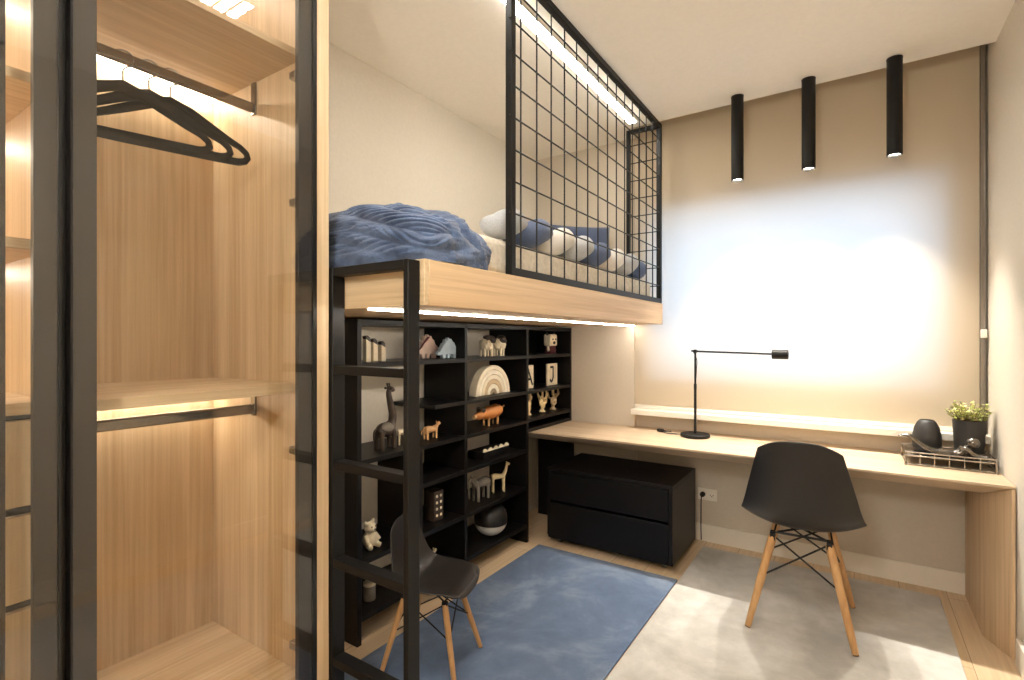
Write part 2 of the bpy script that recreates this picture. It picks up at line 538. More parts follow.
# glass doors
def door(y0, y1, hinge_y, mull=None):
    z0, z1 = .06, WZT-.006
    sa, sw = .042, .055
    if mull: sw = .038
    fr = MB()
    fr.box(WF-.022, WF-.005, y0, y0+sa, z0, z1).box(WF-.022, WF-.005, y1-sw, y1, z0, z1)
    fr.box(WF-.022, WF-.005, y0+sa, y1-sw, z0, z0+.06).box(WF-.022, WF-.005, y0+sa, y1-sw, z1-.05, z1)
    f = wp('door', fr, M['door_frame'], .001)
    wp('door_edge', MB().box(WF-.024, WF+.001, y0-.004, y0, z0, z1).box(WF-.024, WF+.001, y1, y1+(.004 if mull else .0015), z0, z1).box(WF-.0048, WF+.0008, y1-(.001 if mull else .011), y1, z0, z1), M['door_black'], 0, f)
    wp('glass_pane', MB().box(WF-.0045, WF, y0+.0003, y1-.0003, z0, z1), M['glass'], 0, f)
    if mull:
        wp('mullion', MB().box(WF-.024, WF-.005, mull-.012, mull, z0+.06, z1-.05), M['door_black'], .001, f)
    for z in (.35, .925, 1.655, 2.03):
        h = MB().box(WF-.028, WF-.022, hinge_y-.03, hinge_y+.012, z-.018, z+.018)
        h.box(WF-.075, WF-.03, hinge_y-.004, hinge_y+.012, z-.009, z+.009).box(WF-.060, WF-.032, hinge_y-.036, hinge_y-.004, z-.011, z+.011)
        wp('hinge', h, M['steel'], .002, f)
    return f
door(.375+.005, .954-.002, .938)
door(-.30, .363-.005, -.27, mull=.281)

# three coat hangers
def hanger_mesh():
    mb = MB()
    half = [(0.0, .004, .017), (.022, -.003, .0145), (.05, -.013, .0155), (.10, -.040, .0135), (.15, -.066, .0115), (.185, -.082, .0100),
            (.203, -.097, .010), (.207, -.111, .010), (.198, -.123, .011), (.18, -.129, .012)]
    bar = [(.12, -.130, .0125), (.04, -.130, .0125)]
    path = half + bar
    full = path + [(-x, z, r) for x, z, r in reversed(path[1:])]
    n = len(full); th = .0045
    bm = mb.bm
    rings = []
    for i in range(n):
        x, z, r = full[i]
        x0, z0, _ = full[i-1]; x1, z1, _ = full[(i+1) % n]
        t = Vector((x1-x0, 0, z1-z0)).normalized()
        nn = Vector((-t.z, 0, t.x))
        ring = []
        for k in range(8):
            a = 2*PI*k/8
            o = nn*math.cos(a)*r + Vector((0,1,0))*math.sin(a)*th
            ring.append(bm.verts.new(Vector((x, 0, z)) + o))
        rings.append(ring)
    for i in range(n):
        a, b = rings[i], rings[(i+1) % n]
        for k in range(8):
            bm.faces.new((a[k], a[(k+1) % 8], b[(k+1) % 8], b[k]))
    return mb
def make_hanger():
    t = thing('coat_hanger', '', 'hanger', (0,0,0), 0, 'black hangers on the upper wardrobe rail')
    link('shoulder_frame', hanger_mesh(), M['velvet'], t, world=False)
    R_ = .0225
    mb = MB().tube(catmull([(0, 0, .014), (0, 0, .048), (R_*.75, 0, .063), (R_, 0, .0785), (R_*.7, 0, .0945), (0, 0, .101), (-R_*.7, 0, .0945), (-R_, 0, .0785)], 5), .0026, 8)
    o = link('hook', mb, M['steel'], t, world=False); o['label'] = 'thin metal hook'
    return t
h0 = make_hanger()
HL = ['black coat hanger hanging nearest the camera end of the wardrobe rail, partly behind the door',
      'black coat hanger in the middle of the three on the upper wardrobe rail',
      'black coat hanger furthest right of the three on the upper wardrobe rail']
for i, (y, a) in enumerate(((.583, 75), (.645, 75.5), (.700, 76))):
    h = h0 if i == 0 else copy_tree(h0)
    h.location = (-1.66, y, 2.018 - .0785)
    h.rotation_euler = (0, 0, math.radians(a))
    h['label'] = HL[i]

# ------------------------------------------------------------------ loft bed
BX, BY0, BY1, BZ0, BZ1 = -.985, 1.048, 3.165, 1.346, 1.475
bed = thing('loft_bed', 'raised oak loft bed platform with light strip along its underside', 'bed', (-1.48, 2.1, BZ0))
pl = MB().prism([(XL+.002, BY0+.019), (BX, BY0+.019), (BX, BY1), (X_NIB-.003, BY1), (X_NIB-.003, 3.297), (XL+.002, 3.297)], BZ1-BZ0, 2, BZ0)
link('platform', pl, M['bed_y'], bed, .003)
link('end_board', MB().box(XL+.002, BX, BY0, BY0+.0185, BZ0, BZ1), M['oak_x'], bed, .002)
link('light_strip', MB().box(-1.218, -1.203, 1.052, 3.27, BZ0-.006, BZ0-.0005), M['led_bed'], bed)
mt = MB().box(XL+.03, -1.045, 1.13, 3.13, BZ1+.002, 1.612)
tag(link('mattress', mt, M['mattress'], None, .028, seg=4), 'cream quilted mattress lying on the oak loft platform', 'mattress')

# metal mesh guard
gd = thing('safety_cage', 'black steel wire mesh guard rising from loft bed edge to ceiling', 'railing', (-.99, 2.3, BZ1))
g0, g1, gz0, gz1, gx = 1.488, 3.165, BZ1+.001, 2.583, -1.003
pw = .027
def bar(name, *b): return link(name, MB().box(*b), M['black_metal'], gd, .002)
bar('post', gx-pw/2, gx+pw/2, g0, g0+pw, gz0, gz1)
bar('post', gx-pw/2, gx+pw/2, g1-pw, g1, gz0, gz1)
bar('post', -1.211, -1.211+pw*.8, g1-pw, g1, gz0, gz1)
bar('frame_rail', gx-pw/2, gx+pw/2, g0+pw, g1-pw, gz0, gz0+.028)
bar('frame_rail', gx-pw/2, gx+pw/2, g0+pw, g1-pw, gz1-.028, gz1)
bar('frame_rail', -1.183, gx-pw/2, g1-pw, g1, gz0, gz0+.024)
bar('frame_rail', -1.183, gx-pw/2, g1-pw, g1, gz1-.024, gz1)
zs = [1.471 + .1125*k for k in range(1, 10)]
ys = [1.567 + .1122*k for k in range(0, 14)]
for y in ys:
    link('upright_wire', MB().tube([(gx, y, gz0+.02), (gx, y, gz1-.02)], .0032, 6), M['black_metal'], gd)
for z in zs:
    link('level_wire', MB().tube([(gx+.005, g0-.006, z), (gx+.005, g1-pw*.5, z)], .0032, 6), M['black_metal'], gd)
    link('level_wire', MB().tube([(-1.19, g1-pw/2, z), (gx, g1-pw/2, z)], .0032, 6), M['black_metal'], gd)
for x in (-1.135, -1.085, -1.045):
    link('upright_wire', MB().tube([(x, g1-pw/2+.005, gz0+.02), (x, g1-pw/2+.005, gz1-.02)], .0032, 6), M['black_metal'], gd)

# ladder
ld = thing('ladder', 'black square tube ladder standing at the foot of the loft bed', 'ladder', (-1.22, 1.01, 0))
def lb(name, *b): return link(name, MB().box(*b), M['black_metal'], ld, .002)
lb('post', -1.019, -1.000, 1.000, 1.045, 0, 1.470)
lb('post', -1.337, -1.318, 1.000, 1.045, 0, 1.470)
lb('top_rail', -1.318, -1.019, 1.002, 1.043, 1.444, 1.470)
for z in (.285, .585, .882, 1.172):
    lb('rung', -1.318, -1.019, 1.002, 1.043, z-.026, z)

# blue knit throw over the mattress foot
def throw():
    mb = MB(); bm = mb.bm
    cx, cy, ax, ay = -1.475, 1.240, .492, .200
    nu, nv = 260, 120
    rnd = random.Random(3)
    ph = [rnd.uniform(0, 6.28) for _ in range(12)]
    grid = []
    for j in range(nv+1):
        fr = j/nv                         # 0 = hem, 1 = crown
        e = fr*PI/2
        row = []
        for i in range(nu):
            a = 2*PI*i/nu
            ca, sa = math.cos(a), math.sin(a)
            sg = lambda v, p: math.copysign(abs(v)**p, v)
            rr = math.cos(e)**.42
            X = sg(ca, .38)*rr; Y = sg(sa, .42)*rr
            h = math.sin(e)**.62
            top = .205 + .02*math.sin(2.2*(X+.3)) - .045*max(0, X)**2 - .035*max(0, Y)**2 - .012*max(0, -Y)
            x = cx + ax*X; y = cy + ay*Y
            # hem and outer side lean out a little towards +y as the throw falls
            y += .016*(1-h)*max(0, Y)
            z = BZ1 + .003 + top*h
            n = Vector((X*ay, Y*ax, .12*math.sin(e)**2)).normalized()
            # arc coordinates used for the knit
            s = (x - cx) + (y - cy)
            u = (x + y*1.0)               # runs along the front edge
            q = y - .9*(z - BZ1) + .25*x  # diagonal
            cab = z*1.0 + .35*y
            # cables: braided bumps running across on the near half
            band = (z - .18*y + .3*x) / .046
            k = math.floor(band); f = band - k
            lobe = abs(math.sin((y*1.0 - x*.95 + (1.7 if k % 2 else -1.7)*(f-.5)*.046)/.034*PI + k*1.3))
            d = .021*(math.sin(PI*f)**.6)*(.30 + .70*lobe**.6)
            m = min(1, max(0, (y - 1.15)/.07))
            arg = (y*.95 + (z-1.55)*.62 + .12*x)*2*PI/.058 + ph[0] + 1.3*math.sin(8*z+ph[1])
            fold = 1 - 2*abs(math.sin(arg/2))**.8
            fold2 = math.sin((y*.8 + (z-1.55)*.5 - .2*x)*2*PI/.11 + ph[2])
            d = d*(1-.6*m) + m*(.017*fold + .010*fold2)
            # big soft creases
            d += .008*math.sin(7*x + 9*z + ph[3]) * math.sin(11*y + ph[4])
            if z < 1.56 and y < 1.2:
                d += .012*math.sin((z - .42*y)*2*PI/.075 + ph[5])*min(1, (1.56 - z)/.04)
            d *= min(1, .55 + 4*fr)
            p = Vector((x, y, z)) + n*(d - .016)
            p.x = max(p.x, XL+.006); p.z = max(p.z, BZ1+.002)
            p.y = max(p.y, 1.034)
            row.append(bm.verts.new(p))
        grid.append(row)
        if fr > .985:
            pass
    for j in range(nv):
        for i in range(nu):
            i2 = (i+1) % nu
            bm.faces.new((grid[j][i], grid[j][i2], grid[j+1][i2], grid[j+1][i]))
    bmesh.ops.remove_doubles(bm, verts=bm.verts, dist=1e-5)
    return mb
tag(link('knit_throw', throw(), M['knit'], None, smooth=180), 'blue cable knit throw heaped over the foot of the loft mattress', 'blanket')

# braided bumper along the mattress edge
bp = thing('braided_bumper', 'thick grey, navy and white braided bumper cushion along mattress edge behind the mesh', 'cushion', (-1.12, 2.3, 1.613))
P_ = .62
for k, mt_ in enumerate((M['knot_grey'], M['knot_white'], M['knot_navy'])):
    path, rad = [], []
    N = 110
    for i in range(N+1):
        t = i/N
        y = (1.485, 1.64, 1.60)[k] + t*(3.08 - (1.485, 1.64, 1.60)[k])
        phs = 2*PI*((y-1.58)/P_ - (0, 2/3, 1/3)[k])
        e = min(1, t/.05, (1-t)/.05)
        path.append((-1.125 + .042*math.cos(phs)*(.4+.6*e), y, 1.681 + .022*math.sin(2*phs)*(.4+.6*e)))
        rad.append(.052*(.35 + .65*math.sqrt(max(0, e))) * (.86 + .16*math.cos(phs)))
    o = link('strand', MB().tube(path, rad, 18), mt_, bp, smooth=180)
    o['label'] = ('grey strand', 'white strand', 'navy strand')[k]

# navy pillow against the far wall
def pillow_mesh(w, h, t):
    mb = MB(); bm = mb.bm
    n = 18
    vs = {}
    for s in (1, -1):
        for i in range(n+1):
            for j in range(n+1):
                u = -1 + 2*i/n; v = -1 + 2*j/n
                edge = (1-u*u)*(1-v*v)
                pin = 1 - .07*(1 - u*u)*(abs(v)) - .0
                pin2 = 1 - .07*(1 - v*v)*(abs(u))
                key = (s, i, j) if 0 < i < n and 0 < j < n else (0, i, j)
                if key not in vs:
                    vs[key] = bm.verts.new((u*w/2*pin2, s*t/2*edge**.45 if edge > 0 else 0, v*h/2*pin))
    def V(s, i, j): return vs[(s, i, j)] if (s, i, j) in vs else vs[(0, i, j)]
    for s in (1, -1):
        for i in range(n):
            for j in range(n):
                f = (V(s,i,j), V(s,i+1,j), V(s,i+1,j+1), V(s,i,j+1))
                bm.faces.new(f)
    return mb
pm = pillow_mesh(.50, .36, .13)
bmesh.ops.transform(pm.bm, matrix=Matrix.Translation((-1.475, 2.965, 1.815)) @ Matrix.Rotation(math.radians(50), 4, 'Z') @ Matrix.Rotation(math.radians(-10), 4, 'X'), verts=pm.bm.verts)
tag(link('navy_pillow', pm, M['navy'], None, smooth=180), 'plain navy pillow propped upright at the head of the loft bed', 'pillow')

# ceiling light strip above the bed
cs = thing('ceiling_light_strip', 'long white light strip in ceiling above the loft bed', 'light', (-1.125, 2.1, ZC))
link('profile', MB().box(-1.153, -1.097, 1.30, 3.03, ZC-.012, ZC-.0005), M['white'], cs, .002)
link('diffuser', MB().box(-1.148, -1.102, 1.305, 3.025, ZC-.016, ZC-.0122), M['led_ceiling'], cs)

# ------------------------------------------------------------------ bookcase
bk = thing('bookcase', 'black open bookcase filling the wall under the loft bed', 'bookcase', (-1.82, 2.3, 0))
KB, KF, KT = XL+.004, -1.68, 1.335
UY = [1.405, 2.098, 2.715, 3.297]
def kb(name, *b): return link(name, MB().box(*b), M['black_wood'], bk, .0012)
th = .022
DZ = .675
kb('upright', KB, KF, UY[0]-th/2, UY[0]+th/2, 0, KT)
kb('upright', KB, KF, UY[1]-th/2, UY[1]+th/2, 0, KT)
kb('upright', KB, KF, UY[2]-th, UY[2], 0, KT)
kb('upright', KB, KF, UY[3]-th, UY[3], DZ+.002, KT)
kb('top_board', KB, KF, UY[0]+th/2, UY[3]-th, KT-th, KT)
SZ = dict(A=1.155, B=.935, C=.755, D=.575, E=.342, F=.112)
for s in 'ACEF':
    kb('shelf', KB, KF, UY[0]+th/2, UY[1]-th/2, SZ[s]-.02, SZ[s])
kb('shelf', KB, KF, 1.77, UY[1]-th/2, SZ['D']-.02, SZ['D'])
kb('shelf', KB, KF, 1.86, UY[1]-th/2, SZ['B']-.02, SZ['B'])
kb('partition', KB, KF, 1.755, 1.775, SZ['E'], SZ['C']-.02)
for s in 'ABCDEF':
    kb('shelf', KB, KF, UY[1]+th/2, UY[2]-th, SZ[s]-.02, SZ[s])
for z in (SZ['A'], SZ['B'], SZ['C']+.005):
    kb('shelf', KB, KF, UY[2], UY[3]-th, z-.02, z)
kb('shelf', KB, KF, UY[2], UY[3]-th, DZ+.002, DZ+.022)
kb('back_board', KB, KB+.008, UY[2], UY[3]-th, DZ+.022, KT-th)
kb('kick_board', KB, KB+.02, UY[0]+th/2, UY[1]-th/2, 0, SZ['F']-.02)
kb('kick_board', KB, KB+.02, UY[1]+th/2, UY[2]-th, 0, SZ['F']-.02)

# ------------------------------------------------------------------ desk
dk = thing('desk', 'long pale oak desk with slanting front edge under the window blind', 'desk', (-.6, 3.0, 0))
DF = 2.77
prof = [(DF, DZ), (DF, DZ-.010), (DF+.145, DZ-.072), (YW-.002, DZ-.072), (YW-.002, DZ)]
top = MB().prism(prof, (XR-.003) - X_NIB, 0, X_NIB)
top2 = [(DF, DZ), (DF, DZ-.010), (DF+.145, DZ-.072), (3.297, DZ-.072), (3.297, DZ)]
top.prism(top2, X_NIB-(XL+.004), 0, XL+.004)
bmesh.ops.remove_doubles(top.bm, verts=top.bm.verts, dist=1e-5)
link('worktop', top, M['desk_x'], dk, .0015)
pn = MB()
pp = [(.5265, DF-.002), (.515, DF-.002), (.452, DF+.145), (.452, YW-.016), (.5265, YW-.016), (.5265, DF+.145)]
zt = [DZ-.0112, DZ-.0112, DZ-.0728, DZ-.0728, DZ-.0728, DZ-.0728]
lo = [pn.bm.verts.new((x, y, 0)) for x, y in pp]; hi = [pn.bm.verts.new((x, y, q)) for (x, y), q in zip(pp, zt)]
for i in range(6):
    pn.bm.faces.new((lo[i], lo[(i+1) % 6], hi[(i+1) % 6], hi[i]))
pn.bm.faces.new(lo[::-1]); pn.bm.faces.new((hi[0], hi[1], hi[2], hi[5])); pn.bm.faces.new((hi[5], hi[2], hi[3], hi[4]))
link('end_panel', pn, M['desk_z'], dk, .0015)
link('support_panel', MB().box(-1.90, -1.63, 3.20, 3.235, 0, DZ-.0735), M['black_wood'], dk, .001)

# black drawer cabinet on castors
cb = thing('drawer_cabinet', 'low black two drawer cabinet on castors under the desk', 'cabinet', (-1.19, 3.0, 0))
cx0, cx1, cy0, cy1, cz0, cz1 = -1.575, -.808, 2.762, 3.24, .035, .468
body = MB()
body.box(cx0, cx1, cy0+.012, cy1, cz0, cz0+.02).box(cx0, cx1, cy0+.002, cy1, cz1-.022, cz1)
body.box(cx0, cx0+.02, cy0+.002, cy1, cz0+.02, cz1-.022).box(cx1-.02, cx1, cy0+.002, cy1, cz0+.02, cz1-.022)
body.box(cx0+.02, cx1-.02, cy1-.015, cy1, cz0+.02, cz1-.022)
link('body', body, M['black_wood'], cb, .0015)
zm = .262
for a, b in ((cz0+.004, zm-.006), (zm+.010, cz1-.026)):
    link('drawer', MB().box(cx0+.022, cx1-.022, cy0, cy0+.02, a, b).box(cx0+.03, cx1-.03, cy0+.02, cy1-.02, a+.01, b-.02), M['black_wood'], cb, .0015)
for x in (cx0+.06, cx1-.06):
    for y in (cy0+.06, cy1-.06):
        c = link('castor', MB().tube([(x-.010, y, .017), (x+.010, y, .017)], .0165, 16), M['steel'], cb)
        link('fork', MB().box(x-.014, x+.014, y-.012, y+.012, .030, .0355), M['black_metal'], c)

# ------------------------------------------------------------------ rugs
tag(link('blue_rug', MB().box(-1.595, -.762, 1.06, 2.695, .0005, .012), M['rug_blue'], None, .004), 'mottled blue low pile rug lying in front of the bookcase', 'rug')
tag(link('grey_rug', MB().box(-.757, .345, .55, 3.22, .0005, .010), M['rug_grey'], None, .004), 'faded light grey patchwork rug under the desk chair', 'rug')

# ------------------------------------------------------------------ chairs
def interp(tab, s):
    for (a, va), (b, vb) in zip(tab, tab[1:]):
        if s <= b:
            f = (s-a)/(b-a); f = max(0, min(1, f))
            if isinstance(va, tuple):
                return tuple(p + (q-p)*f for p, q in zip(va, vb))
            return va + (vb-va)*f
    return tab[-1][1]
def smooth_tab(tab, s, w=.05):
    acc = None; n = 9
    for i in range(n):
        v = interp(tab, min(1, max(0, s + w*(i/(n-1)*2-1))))
        v = v if isinstance(v, tuple) else (v,)
        acc = v if acc is None else tuple(a+b for a, b in zip(acc, v))
    return tuple(a/n for a in acc)
CL = [(0,(-.272,.826)),(.2,(-.250,.70)),(.35,(-.226,.585)),(.45,(-.198,.485)),(.53,(-.140,.432)),(.62,(-.06,.414)),(.75,(.05,.415)),(.88,(.15,.428)),(.95,(.200,.426)),(1,(.228,.402))]
HW = [(0,.128),(.04,.148),(.2,.174),(.35,.202),(.45,.224),(.53,.236),(.7,.228),(.85,.214),(.95,.196),(1,.168)]
LF = [(0,.012),(.2,.028),(.38,.050),(.5,.056),(.6,.060),(.75,.045),(.9,.025),(1,.004)]
CL_KID = [(0,(-.205,.800)),(.2,(-.200,.68)),(.35,(-.192,.58)),(.45,(-.178,.505)),(.53,(-.128,.446)),(.62,(-.05,.436)),(.75,(.05,.446)),(.88,(.15,.462)),(.95,(.205,.460)),(1,(.234,.428))]
def shell(CL=CL):
    mb = MB(); bm = mb.bm
    ns, nt_ = 56, 28
    g = []
    for i in range(ns+1):
        row = []
        for j in range(nt_+1):
            t = -1 + 2*j/nt_
            s = i/ns
            s2 = s + .07*(abs(t)**3.5)*max(0, 1-s*5) - .06*(abs(t)**3.5)*max(0, s*6-5)
            y, z = smooth_tab(CL, s2, .045) if .05 < s2 < .95 else interp(CL, s2)
            y2, z2 = smooth_tab(CL, min(1, s2+.02), .045) if .05 < s2 < .95 else interp(CL, min(1, s2+.01))
            y1, z1 = smooth_tab(CL, max(0, s2-.02), .045) if .05 < s2 < .95 else interp(CL, max(0, s2-.01))
            ty, tz = y2-y1, z2-z1
            l = math.hypot(ty, tz) or 1
            ny, nz = -tz/l, ty/l                  # towards the sitter
            w = smooth_tab(HW, s2, .03)[0]
            lf = smooth_tab(LF, s2, .06)[0]
            k = abs(t)**2.4
            row.append(bm.verts.new((t*w, y + ny*lf*k, z + nz*lf*k)))
        g.append(row)
    for i in range(ns):
        for j in range(nt_):
            bm.faces.new((g[i][j], g[i][j+1], g[i+1][j+1], g[i+1][j]))
    return mb
def make_chair(label, mat, sc, legs_in=.10):
    t = thing('dining_chair' if sc > .9 else 'child_chair', label, 'chair')
    sh = shell(CL if sc > .9 else CL_KID)
    bmesh.ops.scale(sh.bm, vec=(sc, sc, sc), verts=sh.bm.verts)
    o = link('seat_shell', sh, mat, t, smooth=180, world=False)
    m = o.modifiers.new('Solidify', 'SOLIDIFY'); m.thickness = .007*sc; m.offset = 0
    m = o.modifiers.new('Bevel', 'BEVEL'); m.width = .002*sc; m.segments = 2
    feet = {(-1,-1):(-.195,-.22), (1,-1):(.195,-.22), (1,1):(.195,.215), (-1,1):(-.195,.215)}
    tops = {(-1,-1):(-.102,-.125), (1,-1):(.102,-.125), (1,1):(.102,.115), (-1,1):(-.102,.115)}
    ztop = .400
    def at(k, z):
        f = z/ztop
        return ((feet[k][0]+(tops[k][0]-feet[k][0])*f)*sc, (feet[k][1]+(tops[k][1]-feet[k][1])*f)*sc, z*sc)
    for k in feet:
        lg = link('leg', MB().tube([at(k, .004), at(k, .10), at(k, .25), at(k, .34), at(k, .384)], [.0125*sc, .0145*sc, .0165*sc, .017*sc, .0155*sc], 16), M['leg_wood'], t, world=False)
        link('foot_pad', MB().tube([at(k, 0), at(k, .005)], .0115*sc, 12), M['black_plastic'], lg, world=False)
        tp = at(k, .384)
        link('bracket', MB().box(tp[0]-.010*sc, tp[0]+.010*sc, tp[1]-.016*sc, tp[1]+.016*sc, .366*sc, .402*sc), M['black_metal'], lg, .002, world=False)
    R = .004*sc
    for a, b in (((-1,-1),(1,-1)), ((1,-1),(1,1)), ((1,1),(-1,1)), ((-1,1),(-1,-1))):
        for z0, z1 in ((.385, .215), (.215, .385)):
            link('strut', MB().tube([at(a, z0), at(b, z1)], R, 8), M['black_metal'], t, world=False)
    mb = MB()
    mb.tube([(-.102*sc, -.125*sc, .396*sc), (.102*sc, .115*sc, .396*sc)], R*1.2, 8)
    mb.tube([(.102*sc, -.125*sc, .396*sc), (-.102*sc, .115*sc, .396*sc)], R*1.2, 8)
    for y in (-.125, .115):
        mb.tube([(-.115*sc, y*sc, .399*sc), (.115*sc, y*sc, .399*sc)], R*1.3, 8)
    link('under_frame', mb, M['black_metal'], t, world=False)
    return t
ch = make_chair('black moulded chair with beech legs pulled up to the desk', M['black_plastic'], 1.0)
ch.location = (-.195, 2.645, .0105); ch.rotation_euler = (0, 0, math.radians(1.5))
kc = make_chair('small dark child chair with beech legs behind the ladder on blue rug', M['grey_plastic'], .68)
kc.location = (-1.355, 1.490, .0125); kc.rotation_euler = (0, 0, math.radians(-73))

# ------------------------------------------------------------------ pendants
def make_pendant():
    t = thing('pendant_spot', '', 'lamp', (0,0,0), 0, 'black tube spotlights on the ceiling')
    L = .463; r = .0315
    link('tube', MB().lathe([(r-.004, -L+.012), (r-.004, -L), (r, -L), (r, -.004), (r-.002, 0), (0, 0)], seg=36, caps=False), M['black_metal'], t, world=False)
    link('ceiling_plate', MB().lathe([(r+.001, -.006), (r+.001, -.0005)], seg=36), M['black_metal'], t, world=False)
    o = link('lens', MB().lathe([(r-.0045, -L+.010), (r-.0045, -L+.012)], seg=28), M['lamp_lens'], t, world=False)
    l = bpy.data.lights.new('spot', 'SPOT')
    l.energy = 64; l.color = (1.0, .93, .82); l.spot_size = math.radians(76); l.spot_blend = .8; l.shadow_soft_size = .022
    lo = bpy.data.objects.new('spot', l); C.objects.link(lo); lo.parent = t; lo.location = (0, 0, -L-.002)
    return t
p0 = make_pendant()
PLB = ['slim black tube spotlight hanging from ceiling nearest the loft bed', 'middle one of the three slim black tube spotlights on the ceiling',
       'slim black tube spotlight hanging from ceiling nearest the right wall']
for i, x in enumerate((-.535, -.195, .160)):
    p = p0 if i == 0 else copy_tree(p0)
    p.location = (x, 3.045, ZC - .0005); p['label'] = PLB[i]

# added ceiling light, itself out of view, set to mirror in the wardrobe door
def make_down():
    t = thing('added_ceiling_light', '', 'light', (0,0,0), 0, 'added square ceiling lights')
    a = .085
    f = MB().box(-a, a, -a, -a+.014, -.014, -.001).box(-a, a, a-.014, a, -.014, -.001).box(-a, -a+.014, -a+.014, a-.014, -.014, -.001).box(a-.014, a, -a+.014, a-.014, -.014, -.001)
    link('frame', f, M['white'], t, .001, world=False)
    link('diffuser', MB().box(-a+.014, a-.014, -a+.014, a-.014, -.008, -.003), M['added_downlight'], t, world=False)
    lv = MB()
    for k in (-.025, .025):
        lv.box(k-.004, k+.004, -a+.014, a-.014, -.0135, -.0082).box(-a+.014, a-.014, k-.004, k+.004, -.0135, -.0082)
    link('louvre', lv, M['black_metal'], t, world=False)
    return t
d0 = make_down()
d0.location = (-.60, 1.072, ZC)
d0['label'] = 'added small square louvred ceiling light in front of the loft bed, mirrored in the wardrobe door'
del d0['group']
# invented globe behind the camera, added as fill for ceiling and walls
gl = thing('fill_globe', 'unseen opal globe added as fill light near the rear wall behind the camera', 'lamp', (-.35, -.45, ZC))
link('globe', MB().ball((-.35, -.45, 2.02), .12, 32, 20), M['globe'], gl, smooth=180)
link('rod', MB().tube([(-.35, -.45, 2.135), (-.35, -.45, ZC-.02)], .006, 10), M['black_metal'], gl)
link('ceiling_rose', MB().lathe([(.05, ZC-.02), (.055, ZC-.015), (.055, ZC-.0005)], -.35, -.45, 28), M['black_metal'], gl)

# ------------------------------------------------------------------ desk lamp
lx, ly = -.785, 3.145
lm = thing('desk_lamp', 'slim black swing arm desk lamp standing on the oak desk', 'lamp', (lx, ly, DZ))
link('base', MB().lathe([(.078, DZ+.0005), (.083, DZ+.004), (.083, DZ+.017), (.079, DZ+.021), (.012, DZ+.022)], lx, ly, 40), M['black_metal'], lm)
ps = link('post', MB().tube([(lx, ly, DZ+.02), (lx, ly, DZ+.30)], .0078, 14).tube([(lx, ly, DZ+.30), (lx, ly, DZ+.515)], .0062, 12), M['black_metal'], lm)
link('collar', MB().tube([(lx, ly, DZ+.285), (lx, ly, DZ+.315)], .0085, 14), M['black_metal'], ps)
link('joint', MB().tube([(lx, ly-.014, DZ+.508), (lx, ly+.014, DZ+.508)], .011, 16).tube([(lx-.022, ly, DZ+.511), (lx-.004, ly, DZ+.509)], .006, 10), M['black_metal'], lm)
az = DZ+.508
link('arm', MB().tube([(lx, ly, az), (lx+.42, ly-.01, az-.010)], .0056, 12), M['black_metal'], lm)
link('lamp_head', MB().tube([(lx+.410, ly-.01, az-.011), (lx+.412, ly-.01, az-.011), (lx+.488, ly-.012, az-.012), (lx+.490, ly-.012, az-.012)], [.023, .026, .026, .023], 22), M['black_metal'], lm)
link('thumb_screw', MB().tube([(lx+.45, ly-.034, az-.011), (lx+.45, ly-.020, az-.011)], .004, 10), M['black_metal'], lm)
cord = [(lx-.070, ly, DZ+.008), (lx-.10, ly+.01, DZ+.006), (lx-.15, ly+.005, DZ+.005), (lx-.19, ly+.02, DZ+.005), (lx-.20, ly+.05, DZ+.006), (lx-.17, ly+.058, DZ+.008), (lx-.155, ly+.04, DZ+.010), (lx-.18, ly+.028, DZ+.014), (lx-.215, ly+.04, DZ+.014)]
link('cord', MB().tube(catmull(cord), .003, 8), M['black_plastic'], lm)
link('cord_switch', MB().tube([(lx-.24, ly+.045, DZ+.012), (lx-.20, ly+.035, DZ+.012)], [.009, .010], 12), M['black_plastic'], lm)
sl = catmull([(lx-.004, ly-.012, az-.01), (lx+.012, ly-.012, az-.05), (lx+.010, ly-.008, az-.10), (lx+.006, ly-.004, az-.16)])
link('arm_cord', MB().tube(sl, .0022, 8), M['black_plastic'], lm)

# ------------------------------------------------------------------ tray, vase, plant, sculpture
tx0, tx1, ty0, ty1 = .198, .508, 2.985, 3.205
TZ = DZ + .048
tr = thing('display_tray', 'silver gallery tray on legs at the right end of the desk', 'tray', (.353, 3.09, DZ))
link('plate', MB().box(tx0+.004, tx1-.004, ty0+.004, ty1-.004, TZ-.006, TZ), M['pewter'], tr, .001)
for z in (DZ+.006, TZ-.003, TZ+.012):
    link('rail', MB().tube([(tx0, ty0, z), (tx1, ty0, z), (tx1, ty1, z), (tx0, ty1, z)], .0034, 8, closed=True), M['pewter'], tr)
for x, y in ((tx0, ty0), (tx1, ty0), (tx1, ty1), (tx0, ty1)):
    link('leg', MB().lathe([(.006, DZ+.0005), (.0045, DZ+.008), (.0035, DZ+.02), (.005, TZ-.003), (.004, TZ+.012), (.002, TZ+.018)], x, y, 12), M['pewter'], tr)
for k in range(1, 6):
    x = tx0 + (tx1-tx0)*k/6
    link('spindle', MB().tube([(x, ty0, DZ+.006), (x, ty0, TZ+.012)], .002, 6), M['pewter'], tr)

